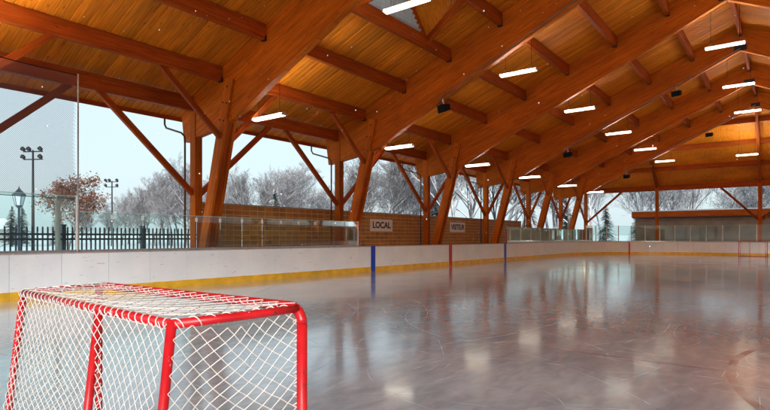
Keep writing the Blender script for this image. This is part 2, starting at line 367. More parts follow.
# painted face-off circle showing through the ice
def ring(name, cx, cy, r, wd, mat, a0=0, a1=360, z=.004):
    n = 96; v = []; 
    for k in range(n + 1):
        a = R(a0 + (a1 - a0) * k / n); v += [(cx + (r - wd) * math.cos(a), cy + (r - wd) * math.sin(a), z), (cx + r * math.cos(a), cy + r * math.sin(a), z)]
    return MB().add(v, [(2 * k, 2 * k + 1, 2 * k + 3, 2 * k + 2) for k in range(n)]).build(name, mat)
tag(ring('ice_marking', 4.15, 7.5, 4.75, .09, M['icered']), kind='structure')
o = MB().add([(-3.2, 7.2, .004), (-3.18, 7.16, .004), (-.55, 7.1, .004), (-.55, 7.15, .004)], [(0, 1, 2, 3)]).build('ice_marking', M['icered']); tag(o, kind='structure')

def mat_scratch():
    m, nt, b = new_mat('skate_cut_frost'); L = nt.links.new
    ge = N(nt, 'ShaderNodeNewGeometry'); n = N(nt, 'ShaderNodeTexNoise'); n.inputs['Scale'].default_value = 3.5; n.inputs['Detail'].default_value = 4; L(ge.outputs['Position'], n.inputs[0])
    L(ramp(nt, n.outputs[0], [(.35, (.15, .15, .15)), (.62, (.9, .9, .9))]).outputs[0], b.inputs['Alpha'])
    b.inputs['Base Color'].default_value = (.68, .88, 1.0, 1); b.inputs['Roughness'].default_value = .7; return m
def skate_marks():
    rk = random.Random(31); mb = MB()
    for i in range(900):
        near_ = i < 560
        cx = rk.uniform(-9, 3) if near_ else rk.uniform(RX0 + 1, RX1 - 1); cy = rk.uniform(1.8, 16) if near_ else rk.uniform(6, 50)
        a = rk.uniform(0, 6.283); Ln = rk.choice((.25, .4, .7, 1.2, 2.2, 3.5)) * rk.uniform(.6, 1.3); k_ = rk.choice((-1, 1)) / rk.choice((.9, 2, 4, 8, 16, 40)); wd = rk.uniform(.004, .011) * (1 if near_ else 1.7)
        n = max(3, int(Ln * 5)); x, y, v = cx, cy, []; z = .0016 + i * 2.2e-6
        for q in range(n + 1):
            t = q / n; w_ = wd * min(1, 6 * t + .1, 6 * (1 - t) + .1) / 2; v += [(x - math.sin(a) * w_, y + math.cos(a) * w_, z), (x + math.sin(a) * w_, y - math.cos(a) * w_, z)]
            x += math.cos(a) * Ln / n; y += math.sin(a) * Ln / n; a += k_ * Ln / n
        mb.add(v, [(2 * q, 2 * q + 1, 2 * q + 3, 2 * q + 2) for q in range(n)])
    o = mb.build('skate_marks', mat_scratch()); tag(o, 'fine white skate cuts scattered over the ice', 'skate marks', kind='stuff')
skate_marks()

# ------------------------------------------------------------------ pavilion
pav = empty('rink_pavilion', (XC, (Y0 + Y1) / 2, 0), 0, 'open sided timber rink pavilion with orange stained glulam roof', 'pavilion')
_pi = Matrix.Translation(-Vector(pav.location))
def P_(o): o.matrix_basis = _pi @ o.matrix_basis; return o       # place a world-space part under the pavilion

# rafters: one tapered half on each side, grain along the slope
ang = math.atan(SL)
def rafter_mesh(side):
    top = [(-18.3, zp(-18.3) - .003), (XC, ZR - .003)]
    bot = [(XC, 11.70), (-6.26, 9.78), (-10.36, 7.86), (-13.3, 6.45), (-14.6, 5.78), (-15.6, 5.42), (-16.6, 5.25), (-18.1, 5.05)]
    prof = top + bot
    if side < 0: prof = [(mir(x), z) for x, z in prof][::-1]
    a = ang if side > 0 else -ang
    ca, sa = math.cos(a), math.sin(a)
    pr = [((x - XC) * ca + z * sa, -(x - XC) * sa + z * ca) for x, z in prof]      # rotate into local frame
    bm = bmesh.new(); hw = .125
    f = bm.faces.new([bm.verts.new((x, -hw, z)) for x, z in pr])
    e = bmesh.ops.extrude_face_region(bm, geom=[f])
    bmesh.ops.translate(bm, verts=[v for v in e['geom'] if isinstance(v, bmesh.types.BMVert)], vec=(0, 2 * hw, 0))
    bmesh.ops.recalc_face_normals(bm, faces=bm.faces)
    bmesh.ops.bevel(bm, geom=[q for q in bm.edges if abs(q.verts[0].co.y - q.verts[1].co.y) < 1e-6], offset=.012, segments=1, affect='EDGES')
    m = bpy.data.meshes.new('rafter'); bm.to_mesh(m); bm.free(); return m, a
rm = {s: rafter_mesh(s) for s in (1, -1)}
for y in FY:
    for s in (1, -1):
        m, a = rm[s]
        P_(link('rafter', m, M['glulam'], pav, Matrix.Translation((XC, y, 0)) @ Matrix.Rotation(-a, 4, 'Y')))
    pl = MB().box(XC - .3, XC + .3, y - .131, y + .131, 11.69, 11.98).build('ridge_plate', M['steel'], pav); P_(pl)

def mx_(p, s): return p if s > 0 else (mir(p[0]), p[1], p[2])
# double inclined legs, posts, braces
bolt_m = MB().tube([(0, -.012, 0), (0, .012, 0)], .032, 6).mesh('bolt')
for y in FY:
    for s in (1, -1):
        for dy in (-.185, .185):
            lg = P_(beam('leg', mx_((-17.12, y + dy, -.03), s), mx_((-15.28, y + dy, 6.9), s), .11, .42, M['glulam'], pav, up=(1 if s > 0 else -1, 0, 0), centre=True))
            if dy < 0 and s > 0:
                for bx_, bz_ in ((5.75, .10), (5.75, -.10), (6.35, .10), (6.35, -.10), (6.9, 0)): link('bolt', bolt_m, M['steel'], lg, Matrix.Translation((bx_, .062 if lg.matrix_basis.col[1][1] < 0 else -.062, bz_ - .21)))
        P_(beam('leg_filler', mx_((-17.12, y, -.03), s), mx_((-15.66, y, 5.5), s), .25, .30, M['beam'], pav, up=(1, 0, 0), centre=True))
        P_(beam('post', mx_((XE, y, -.03), s), mx_((XE, y, 6.62), s), .31, .32, M['glulam'], pav, up=(1, 0, 0), centre=True))
        sh = MB().box(-.24, .24, -.19, .19, -.03, .35).build('post_shoe', M['steel'], pav); sh.matrix_basis = Matrix.Translation(mx_((XE, y, 0), s)); P_(sh)
        for d in (-1, 1):
            P_(beam('knee_brace', mx_((XE, y + d * .15, 3.10), s), mx_((XE, y + d * 3.5, 6.14), s), .14, .20, M['beam'], pav, centre=True))
            if not (y == FY[0] and d < 0 and s < 0):
                P_(beam('purlin_brace', mx_((-15.74, y + d * .24, 4.95), s), mx_((-15.86, y + d * 2.35, 6.92), s), .13, .19, M['beam'], pav, centre=True))

# purlins between frames with steel hangers, eave beams
PX = [XC - 2.27 * j for j in range(0, 7)]
hang = MB().box(-.015, .07, -.095, .095, -.53, -.36).mesh('hanger')
def purlin(name, x, ya, yb, wd, dp, z, mat, hangers=True):
    o = P_(beam(name, (x, ya, z), (x, yb, z), wd, dp, mat, pav))
    if hangers:
        L = yb - ya
        link('hanger', hang, M['steel'], o, Matrix.Identity(4))
        link('hanger', hang, M['steel'], o, Matrix.Translation((L, 0, 0)) @ Matrix.Rotation(math.pi, 4, 'Z'))
    return o
for k in range(6):
    for s in (1, -1):
        for j, x in enumerate(PX):
            if j == 0 and s < 0: continue
            xx = x if s > 0 else mir(x)
            purlin('purlin', xx, FY[k] + .128, FY[k + 1] - .128, .17, .50, zp(xx) - .004, M['beam'])
ys = [Y0] + FY + [Y1]
for k in range(8):
    for s in (1, -1):
        xx = XE if s > 0 else mir(XE)
        purlin('eave_beam', xx, ys[k] + .16, ys[k + 1] - .16, .2, .52, 6.63, M['beam'], False)
# hip ends
SH = (ZR - zp(XE)) / BAY
for d, ya, yb in ((1, FY[6], Y1), (-1, FY[0], Y0)):
    zh = lambda t: ZR - t * (ZR - zp(XE))                     # t = 0 at ridge end, 1 at end wall
    for s in (1, -1):
        e = mx_((XE, yb, zp(XE)), s)
        P_(beam('hip_rafter', (XC - .2 * s, ya + d * .13, ZR - .10), (e[0], e[1], e[2] - .02), .22, .75, M['glulam'], pav))
        for xx in (-10.6,):
            px = xx if s > 0 else mir(xx); t = 1 - abs(px - (XE if s > 0 else mir(XE))) / (XC - XE); t = 1 - (abs(px - XC) / (XC - XE)); t0 = abs(px - XC) / (XC - XE)
            P_(beam('jack_rafter', (px, ya + d * BAY * t0, zh(t0) - .01), (px, yb, zh(1) - .01), .18, .45, M['beam'], pav))
            P_(beam('post', (px, yb, -.03), (px, yb, 6.62), .30, .30, M['glulam'], pav, up=(1, 0, 0), centre=True))
        P_(beam('post', mx_((XE, yb, -.03), s), mx_((XE, yb, 6.62), s), .32, .32, M['glulam'], pav, up=(1, 0, 0), centre=True))
        P_(beam('knee_brace', mx_((XE, yb - d * .15, 3.10), s), mx_((XE, yb - d * 3.5, 6.14), s), .14, .20, M['beam'], pav, centre=True))
        P_(beam('knee_brace', mx_((XE + .15, yb, 3.10), s), mx_((XE + 3.6, yb, 6.14), s), .14, .20, M['beam'], pav, centre=True))
        P_(beam('knee_brace', (XC - .14 * s, yb, 3.10), (XC - 3.0 * s, yb, 6.14), .14, .20, M['beam'], pav, centre=True))
    P_(beam('post', (XC, yb, -.03), (XC, yb, 6.62), .32, .32, M['glulam'], pav, up=(1, 0, 0), centre=True))
    P_(beam('centre_rafter', (XC, ya + d * .13, ZR - .12), (XC, yb, zh(1) - .02), .2, .5, M['beam'], pav))
    xs_ = [XE, -10.6, XC, mir(-10.6), mir(XE)]
    for a, b_ in zip(xs_[:-1], xs_[1:]):
        P_(beam('eave_beam', (a + .16, yb, 6.62), (b_ - .16, yb, 6.62), .2, .52, M['beam'], pav))
    for t in (.27, .51, .76):
        hw = (XC - XE) * t
        for s in (1, -1):
            P_(beam('purlin', (XC - .11 * s, ya + d * BAY * t, zh(t) - .006), (XC - s * (hw - .15), ya + d * BAY * t, zh(t) - .006), .16, .42, M['beam'], pav))

# decking: every board of the left slope is a piece of its own
deck = MB().box(-.2, .2, -.2, .2, 0, .1).build('ridge_cap', M['sheet'], pav)      # replaced below by the roof covering
bpy.data.objects.remove(deck)
def hipx(y):
    """left-slope boards stop at the hip line beyond the first and last frame"""
    if y > FY[6]: return XC - (XC - XE) * (y - FY[6]) / BAY
    if y < FY[0]: return XC - (XC - XE) * (FY[0] - y) / BAY
    return XC
cov = MB()
t6 = .075
def roofpt(x, y, dz): return (x, y, zp(x) + dz)
YN, YF = Y0 - .8, Y1 + .8
XOh = XE - (XC - XE) * .8 / BAY
for s in (1, -1):
    q = [(XO, Y0 - .75, zp(XO) + t6), (XO, Y1 + .75, zp(XO) + t6), (XC, FY[6], ZR + t6), (XC, FY[0], ZR + t6)]
    cut = (-11.42, -6.9, 13.48, 17.80)
    if s > 0:   # left slope: leave the dormer open
        xa, xb, da, db = cut; ym = (da + db) / 2
        pts = [(XO, Y0 - .75), (XO, Y1 + .75), (XC, FY[6]), (XC, FY[0]), (xa, da), (xa, db), (xb, ym)]
        v = [(x, y, zp(x) + t6) for x, y in pts]
        cov.add(v, [(0, 1, 5), (0, 5, 4), (1, 2, 5), (2, 6, 5), (2, 3, 6), (3, 4, 6), (3, 0, 4)])
    else:
        cov.add([(mir(x), y, z) for x, y, z in q], [(0, 1, 2, 3)])
for ya, yb, d in ((FY[6], Y1, 1), (FY[0], Y0, -1)):
    ze = zp(XE) - SH * .75
    cov.add([(XO, yb + d * .75, ze + t6), (mir(XO), yb + d * .75, ze + t6), (XC, ya, ZR + t6)], [(0, 1, 2)])
roof = P_(cov.build('roof_covering', M['sheet'], pav))
PW = .222
def plank_mesh(L):
    return chamfer_prism(L, PW - .008, .05, .018)
cosA = math.cos(ang)
def put_plank(xa, xb, y):
    """decking board on the left slope from xa (low) to xb (high)"""
    m = frame_mat((xa, y, zp(xa) + .05), (xb, y, zp(xb) + .05))
    o = link('plank', plank_mesh((xb - xa) / cosA), M['plank'], roof, roof.matrix_basis.inverted() @ _pi @ m)
    return o
y = Y0 - .55; k = 0
while y < Y1 + .55:
    xb = hipx(y)
    if xb > XO + .3:
        if 13.48 < y < 17.80:
            f = 1 - abs(y - 15.64) / 2.16
            put_plank(XO, -11.42, y); xv = -11.3 + 4.4 * f
            put_plank(xv, xb, y)
        else: put_plank(XO, xb - .005, y)
    y += PW
# right slope and hips: too small or out of sight, joined
rb = MB()
def board_strip(mb, a, b, wdir, wd, nrm):
    a, b, wv, n = Vector(a), Vector(b), Vector(wdir) * (wd / 2 - .0015), Vector(nrm)
    c = .009; cv = Vector(wdir) * c; t = n * .05
    lo = [a - wv + n * c, a - wv + cv, a + wv - cv, a + wv + n * c, a + wv + t, a - wv + t]
    hi = [p + (b - a) for p in lo]
    mb.add(lo + hi, [(i, (i + 1) % 6, (i + 1) % 6 + 6, i + 6) for i in range(6)] + [(5, 4, 3, 2, 1, 0), (6, 7, 8, 9, 10, 11)])
y = Y0 - .55
while y < Y1 + .55:
    xb = hipx(y)
    if xb > XO + .3:
        board_strip(rb, (mir(XO), y, zp(XO)), (mir(xb - .005), y, zp(xb)), (0, 1, 0), PW, (0, 0, 1))
    y += PW
m_pl_r = wood('stained_decking_cross', (.58, .13, .006), (.82, .235, .011), (.90, .32, .02), rand=.05, knots=.4, grain=(.5, 11, 11))
o = P_(rb.build('decking', m_pl_r, pav)); tag(o, kind='stuff')
hb = MB()
for ya, yb, d in ((FY[6], Y1, 1), (FY[0], Y0, -1)):
    x = XE + .05
    while x < mir(XE):
        t = abs(x - XC) / (XC - XE)
        if t < .995:
            a = (x, ya + d * BAY * t, ZR - t * (ZR - zp(XE))); b_ = (x, yb + d * .7, zp(XE) - SH * .7)
            board_strip(hb, a, b_, (1, 0, 0), PW, (0, 0, 1))
        x += PW
m_pl_h = wood('stained_decking_hip', (.58, .13, .006), (.82, .235, .011), (.90, .32, .02), rand=.05, knots=.4, grain=(11, .5, 2))
o = P_(hb.build('decking', m_pl_h, pav)); tag(o, kind='stuff')
# louvred dormer in the second bay of the left slope
xa, ym, hwid = -11.36, 15.64, 2.16; zb = zp(xa); zt = zb + 2.12; xr = XC - (ZR - zt) / SL
db = MB()
for s in (-1, 1):
    x = xa + .1
    while x < xr - .05:
        f = (x - xa) / (xr - xa); yv = ym + s * hwid * (1 - f); zv = zp(x)
        a = Vector((x, ym, zt)); b_ = Vector((x, yv, zv)); nn = Vector((0, s * .70, .71))
        board_strip(db, a, b_, (1, 0, 0), PW, nn); x += PW
o = P_(db.build('dormer_decking', m_pl_h, pav)); tag(o, kind='stuff')
dc = MB()
dc.add([(xa - .3, ym, zt + .08), (xr + .2, ym, zt + .08), (xa - .3, ym + hwid + .1, zb + .08), (xa - .3, ym - hwid - .1, zb + .08)], [(0, 1, 2), (0, 3, 1)])
P_(dc.build('dormer_covering', M['sheet'], pav))
for s in (-1, 1):
    P_(beam('valley_rafter', (xa, ym + s * hwid, zb + .02), (xr, ym, zt + .02), .12, .30, M['beam'], pav))
    P_(beam('dormer_rafter', (xa, ym + s * hwid, zb + .05), (xa, ym, zt + .05), .12, .20, M['beam'], pav))
P_(beam('dormer_sill', (xa, ym - hwid, zb + .10), (xa, ym + hwid, zb + .10), .1, .14, M['beam'], pav))
lv = P_(MB().box(xa - .14, xa - .06, ym - .03, ym + .03, zb + .1, zt - .1).build('louvre_mullion', M['slat'], pav))
z = zb + .14; 
while z < zt - .12:
    hw_ = hwid * (1 - (z - zb) / (zt - zb)) - .05
    if hw_ > .08:
        c_, s_ = .085, .06
        o = MB().add([(-c_, -hw_, -s_), (c_, -hw_, s_), (c_, hw_, s_), (-c_, hw_, -s_), (-c_, -hw_, -s_ + .012), (c_, -hw_, s_ + .012), (c_, hw_, s_ + .012), (-c_, hw_, -s_ + .012)],
                     [(0, 3, 2, 1), (4, 5, 6, 7), (0, 1, 5, 4), (1, 2, 6, 5), (2, 3, 7, 6), (3, 0, 4, 7)]).build('slat', M['slat'], pav)
        o.matrix_basis = Matrix.Translation((xa - .05, ym, z)); P_(o)
    z += .135
# gutters and downpipes
for s in (1, -1):
    gx = XO - .06 if s > 0 else mir(XO) + .06
    g = MB(); 
    prof = [(-.08, .06), (-.08, -.04), (-.05, -.08), (.05, -.08), (.08, -.04), (.08, .06), (.065, .06), (.06, -.03), (.04, -.065), (-.04, -.065), (-.065, -.03), (-.065, .06)]
    n = len(prof); v = [(gx + a, yy, zp(XO) - .0 + b_) for yy in (Y0 - .7, Y1 + .7) for a, b_ in prof]
    g.add(v, [(i, (i + 1) % n, (i + 1) % n + n, i + n) for i in range(n)])
    P_(g.build('gutter', M['gutter'], pav))
    P_(MB().box(*sorted((gx + .09 * s, gx + .13 * s)), Y0 - .7, Y1 + .7, zp(XO) - .13, zp(XO) + .04).build('fascia', M['beam'], pav))
    for y in FY:
        yy = y - .32
        P_(MB().tube([mx_(p, s) for p in ((XO - .06, yy, 6.05), (XO - .06, yy, 5.80), (XO + .05, yy, 5.65), (XE - .45, yy, 5.35), (XE - .25, yy, 5.2), (XE - .22, yy, 4.95), (XE - .22, yy, .1))], .036, 8).build('downpipe', M['gutter'], pav, True))
# thin conduit along two rafters
def rb_(x): 
    pts = [(-18.1, 5.05), (-15.6, 5.42), (-13.3, 6.45), (-10.36, 7.86), (-6.26, 9.78), (XC, 11.70)]
    for (x0, z0), (x1, z1) in zip(pts[:-1], pts[1:]):
        if x0 <= x <= x1: return z0 + (z1 - z0) * (x - x0) / (x1 - x0)
    return 11.7
for k in (2, 4, 6):
    y = FY[k] - .145
    P_(MB().tube([(x, y, rb_(x) + .10) for x in (-11.9, -10.36, -8.3, -6.26, -4, XC)], .018, 6).build('conduit', M['galv'], pav))

# ------------------------------------------------------------------ strip lights and loudspeakers
ORD = ('first', 'second', 'third', 'fourth', 'fifth', 'sixth', 'seventh')
def strip_light():
    root = empty('strip_light')
    h = MB(); L = .78
    prof = [(-.015, .035), (-.015, .085), (.015, .085), (.015, .035)]
    n = len(prof); h.add([(x, a, b) for x in (-L, L) for a, b in prof], [(i, i + n, (i + 1) % n + n, (i + 1) % n) for i in range(n)])
    for x in (-L, L - .03):
        h.add([(x, -.14, -.03), (x, .14, -.03), (x, .06, .08), (x, -.06, .08), (x + .03, -.14, -.03), (x + .03, .14, -.03), (x + .03, .06, .08), (x + .03, -.06, .08)],
              [(0, 1, 2, 3), (7, 6, 5, 4), (0, 4, 5, 1), (1, 5, 6, 2), (2, 6, 7, 3), (3, 7, 4, 0)])
    h.build('housing', M['galv'], root)
    for nm, mt, prof in (('diffuser', 'lamp', [(-.13, .028), (-.12, -.015), (-.06, -.05), (.06, -.05), (.12, -.015), (.13, .028)]),
                         ('added_uplight', 'uplight_fill', [(.085, .030), (.085, .034), (-.085, .034), (-.085, .030)])):  # upward glowing strip, added on top of each fitting to light the roof
        d = MB(); n = len(prof); d.add([(x, a, b) for x in (-L + .04, L - .04) for a, b in prof], [(i, i + n, (i + 1) % n + n, (i + 1) % n) for i in range(n)] + [tuple(range(n)), tuple(range(2 * n - 1, n - 1, -1))])
        d.build(nm, M[mt], root)
    return root
proto = strip_light(); first = True
rod_m = MB().tube([(0, 0, 0), (0, 0, 1)], .008, 6).mesh('rod')
rows = ((-14.6, 5.70, 'lit strip light low over the boards', 'row of strip lights along the boards'),
        (-8.75, 8.1, 'lit strip light halfway up the slope', 'row of strip lights halfway up the slope'),
        (XC - .15, 10.05, 'lit strip light under the ridge', 'row of strip lights under the ridge'),
        (mir(-8.75), 8.1, 'lit strip light on the opposite slope', 'row of strip lights halfway up the far slope'),
        (mir(-14.6), 5.70, 'lit strip light low over the opposite boards', 'row of strip lights along the opposite boards'))
for x, z, lab, grp in rows:
    for k, y in enumerate(FY):
        if k == 6 and abs(x - XC) < 1: continue
        o = proto if first else copy_tree(proto); first = False
        o.location = (x, y + (.95 if k else .35), z); tag(o, lab + ', beside the ' + ORD[k] + ' rafter from the near goal', 'light', grp)
        for dx in (-.55, .55):
            xx = x + dx; zt_ = zp(xx) - .02
            if abs(xx - XC) < .2: zt_ -= .5
            link('rod', rod_m, M['black'], o, Matrix.Translation((dx, 0, .09)) @ Matrix.Diagonal((1, 1, zt_ - z - .09, 1)))
y = FY[6] + 3.1; o = copy_tree([c for c in [proto]][0]); o.location = (-2.9, y - .6, 8.3); tag(o, 'lit strip light hung from the hip end boards above the far goal', 'light'); del o['group']
for ch in list(o.children):
    if ch.name.startswith('rod'): ch.matrix_basis = Matrix.Translation((ch.matrix_basis.translation.x, 0, .09)) @ Matrix.Diagonal((1, 1, 2.5, 1))
def speaker():
    root = empty('loudspeaker')
    c = MB(); c.add([(-.26, -.16, -.17), (.26, -.16, -.17), (.20, .16, -.10), (-.20, .16, -.10), (-.26, -.16, .15), (.26, -.16, .15), (.20, .16, .12), (-.20, .16, .12)],
                    [(0, 3, 2, 1), (4, 5, 6, 7), (0, 1, 5, 4), (1, 2, 6, 5), (2, 3, 7, 6), (3, 0, 4, 7)])
    c.build('cabinet', M['black'], root)
    MB().box(-.22, .22, -.172, -.162, -.14, .12).build('grille', M['black'], root)
    MB().tube([(0, 0, .13), (0, 0, .38)], .03, 8).build('bracket', M['galv'], root); return root
sp0 = speaker(); f0 = True
for k in (2, 4, 6):
    for x in (-11.6, -5.3):
        if k == 2 and x == -5.3: continue
        o = sp0 if f0 else copy_tree(sp0); f0 = False
        o.location = (x, FY[k] - .02, rb_(x) - .36); o.rotation_euler = (R(12), 0, R(-20))
        tag(o, 'black loudspeaker ' + ('low' if x < -8 else 'high') + ' under the ' + ORD[k] + ' rafter from the near goal', 'loudspeaker', 'loudspeakers under the rafters')

# ------------------------------------------------------------------ dasher boards
boards = empty('dasher_boards', ((RX0 + RX1) / 2, RY0, 0), 0, 'white rink boards with yellow kick strip running round the ice', 'rink boards')
_bi = Matrix.Translation(-Vector(boards.location))
class Path:
    def __init__(s):
        s.segs = []; x0, x1, y0, y1, r = RX0, RX1, RY0, RY1, RC
        s.segs = [('l', (x0, y0 + r), (x0, y1 - r)), ('a', (x0 + r, y1 - r), 180, 90), ('l', (x0 + r, y1), (x1 - r, y1)), ('a', (x1 - r, y1 - r), 90, 0),
                  ('l', (x1, y1 - r), (x1, y0 + r)), ('a', (x1 - r, y0 + r), 0, -90), ('l', (x1 - r, y0), (x0 + r, y0)), ('a', (x0 + r, y0 + r), -90, -180)]
        s.len = [math.dist(g[1], g[2]) if g[0] == 'l' else r * math.pi / 2 for g in s.segs]; s.total = sum(s.len)
    def at(s, u):
        """point and outward normal at arc length u"""
        u %= s.total
        for g, L in zip(s.segs, s.len):
            if u <= L + 1e-9:
                if g[0] == 'l':
                    t = u / L; p = (g[1][0] + (g[2][0] - g[1][0]) * t, g[1][1] + (g[2][1] - g[1][1]) * t)
                    d = ((g[2][0] - g[1][0]) / L, (g[2][1] - g[1][1]) / L); return p, (-d[1], d[0])
                a = R(g[2] + (g[3] - g[2]) * u / L); c = (math.cos(a), math.sin(a)); return (g[1][0] + RC * c[0], g[1][1] + RC * c[1]), c
            u -= L
        return s.at(0)
path = Path()
def sweep(u0, u1, prof, step=.45):
    """sweep a closed profile of (outward offset, z) along the rink outline"""
    n = max(1, int(math.ceil((u1 - u0) / step))); mb = MB(); k = len(prof); v = []
    for i in range(n + 1):
        p, o_ = path.at(u0 + (u1 - u0) * i / n)
        v += [(p[0] + o_[0] * a, p[1] + o_[1] * a, z) for a, z in prof]
    f = [(i * k + j, i * k + (j + 1) % k, (i + 1) * k + (j + 1) % k, (i + 1) * k + j) for i in range(n) for j in range(k)]
    f += [tuple(range(k - 1, -1, -1)), tuple(n * k + j for j in range(k))]
    return mb.add(v, f)
BH = 1.11; npan = 124; PL = path.total / npan
def B_(mb, name, mat, parent=boards):
    o = mb.build(name, mat, parent)
    if parent is boards: o.matrix_basis = _bi.copy()
    return o
for i in range(npan):
    u0, u1 = i * PL + .005, (i + 1) * PL - .005
    jit = random.uniform(-.004, .004)
    p = B_(sweep(u0, u1, [(.0 + jit, .20), (.0 + jit, BH - .02), (.11, BH - .02), (.11, .20)]), 'board_panel', M['board'])
    kp = sweep(u0 - .003, u1 + .003, [(-.012, .0), (-.012, .195), (-.004, .205), (.10, .205), (.10, .0)]).build('kick_strip', M['yellow'], p)
seg_u = np.linspace(0, path.total, 29)
for a, b_ in zip(seg_u[:-1], seg_u[1:]):
    B_(sweep(a + .002, b_ - .002, [(-.015, BH - .022), (-.015, BH + .004), (-.008, BH + .012), (.12, BH + .012), (.12, BH - .022)]), 'cap_rail', M['caprail'])
    B_(sweep(a, b_, [(.03, .02), (.03, BH - .03), (.10, BH - .03), (.10, .02)]), 'backing_frame', M['steel'])
def u_left(y): return y - (RY0 + RC)
uc = path.len[0]
stripes = [('blue_line_mark', u_left(18.72), .30, 'blue'), ('centre_line_mark', u_left(25.5), .30, 'red'), ('blue_line_mark', u_left(32.5), .30, 'blue')]
ua = uc + 9.2                                     # far goal line meets the corner
for nm, u, wd, c in stripes + [('goal_line_mark', uc + 7.6, .13, 'red')]:
    B_(sweep(u - wd / 2, u + wd / 2, [(-.018, .002), (-.018, BH + .016), (.02, BH + .016), (.02, .002)]), nm, M[c])

# glass shields: frameless along the side, posts round the far end
def shield(name, label, u0, u1, wd, z1, posts=False, clip=True, off=.05):
    n = max(1, round((u1 - u0) / wd)); st = (u1 - u0) / n
    p0, _ = path.at((u0 + u1) / 2); root = empty(name, (p0[0], p0[1], 0), 0, label, 'rink glass')
    inv = Matrix.Translation((-p0[0], -p0[1], 0))
    for i in range(n):
        a, b_ = u0 + i * st + .006, u0 + (i + 1) * st - .006
        g = sweep(a, b_, [(off, BH + .012), (off, z1), (off + .012, z1), (off + .012, BH + .012)]).build('glass_panel', M['glass'], root); g.matrix_basis = inv.copy()
        e = sweep(a, b_, [(off - .001, z1), (off - .001, z1 + .012), (off + .013, z1 + .012), (off + .013, z1)]).build('top_edge', M['glassedge'], g)
    ch = sweep(u0, u1, [(off - .02, BH + .013), (off - .02, BH + .07), (off - .003, BH + .07), (off - .003, BH + .013)]).build('channel', M['galv'], root); ch.matrix_basis = inv.copy()
    for i in range(n + 1):
        u = u0 + i * st
        if posts: q = sweep(u - .03, u + .03, [(off - .02, BH + .01), (off - .02, z1 + .02), (off + .035, z1 + .02), (off + .035, BH + .01)]).build('post', M['white'], root)
        elif 0 < i < n: q = sweep(u - .035, u + .035, [(off - .012, z1 - .17), (off - .012, z1 - .05), (off + .024, z1 - .05), (off + .024, z1 - .17)]).build('clip', M['signwhite'], root)
        else: q = sweep(u - .018, u + .018, [(off - .02, BH + .01), (off - .02, z1 + .02), (off + .03, z1 + .02), (off + .03, BH + .01)]).build('end_post', M['galv'] if i == 0 else M['signwhite'], root)
        q.matrix_basis = inv.copy()
    return root
UT = path.total
shield('glass_shield', 'low frameless glass shield beside the goal end, up to the home bench', u_left(6.42), u_left(17.75), .89, 2.16)
shield('glass_shield', 'frameless glass shield starting after the visitor bench', u_left(32.9), uc + 3.0, .95, 2.18)
shield('glass_shield', 'tall glass shield with white posts round the far end of the ice', uc + 3.05, uc + path.len[1] + path.len[2] + path.len[3], 1.17, 2.52, True)
shield('glass_shield', 'taller glass sheet in front of the protective netting', UT + u_left(6.42) - 1.95, UT + u_left(6.42) - .04, 1.92, 2.56)
for yy, lab in ((17.79, 'red end post closing the glass beside the home sign'), (32.86, 'red end post closing the glass beyond the visitor sign')):
    o = MB().box(-.02, .02, -.02, .02, BH + .012, 2.05).build('end_post', M['red']); o.location = (RX0 - .05, yy, 0); tag(o, lab, 'post')

# protective netting round the near corner
def netting():
    root = empty('protective_netting', (RX0, 6.4, 0), 0, 'fine grey protective netting hung behind the near goal corner', 'netting'); inv = Matrix.Translation((-RX0, -6.4, 0))
    ue = UT + u_left(6.42); us = ue - 13.0; off = .12; zt_, zb_ = 5.72, 2.50
    mb = MB(); sp = .05; r = .0034
    n = int((ue - us) / sp); nz = int((zt_ - zb_) / sp)
    def pt(u, z):
        p, o_ = path.at(u); bow = .12 * math.sin((z - zb_) / (zt_ - zb_) * math.pi) * math.sin(u * .7) + .02 * math.sin(u * 3 + z * 2)
        return Vector((p[0] + o_[0] * (off + bow), p[1] + o_[1] * (off + bow), z))
    def strand(pts):
        v = []; 
        for p in pts: v += [(p.x - r, p.y - r, p.z - r), (p.x + r, p.y + r, p.z - r), (p.x, p.y, p.z + r * 1.4)] if False else [(p.x - r, p.y, p.z - r), (p.x + r, p.y, p.z - r), (p.x, p.y + r, p.z + r)]
        mb.add(v, [(i * 3 + j, i * 3 + (j + 1) % 3, i * 3 + 3 + (j + 1) % 3, i * 3 + 3 + j) for i in range(len(pts) - 1) for j in range(3)])
    for i in range(-nz, n):
        for sgn in (1, -1):
            pts = []
            for q in range(33):
                zz = zb_ + (zt_ - zb_) * q / 32; u = us + i * sp * 1.0 + (nz * sp * q / 32 if sgn > 0 else nz * sp * (1 - q / 32))
                if us <= u <= ue: pts.append(pt(u, zz))
            if len(pts) > 1: strand(pts)
    o = mb.build('net', M['netblack'], root); o.matrix_basis = inv.copy(); tag(o, kind='stuff')
    for z, rr_ in ((zt_, .012), (zb_, .008)):
        q = MB().tube([pt(us + (ue - us) * i / 40, z) for i in range(41)], rr_, 6).build('cable', M['black'], root); q.matrix_basis = inv.copy()
    p = pt(ue, 0); q = MB().tube([(p.x, p.y, .0), (p.x, p.y, 5.74)], .02, 10).build('pole', M['galv'], root); q.matrix_basis = inv.copy()
    p = pt(ue - 1.98, 0); q = MB().tube([(p.x, p.y, .0), (p.x, p.y, 2.6)], .03, 10).build('pole', M['black'], root); q.matrix_basis = inv.copy()
netting()
o = MB().tube([(0, 0, -.03), (0, 0, 2.45)], .06, 12).build('pipe_post', M['white'], None, True); o.location = (RX0 - .35, 6.05, 0)
tag(o, 'white pipe standing outside the boards beside the netting pole', 'post')

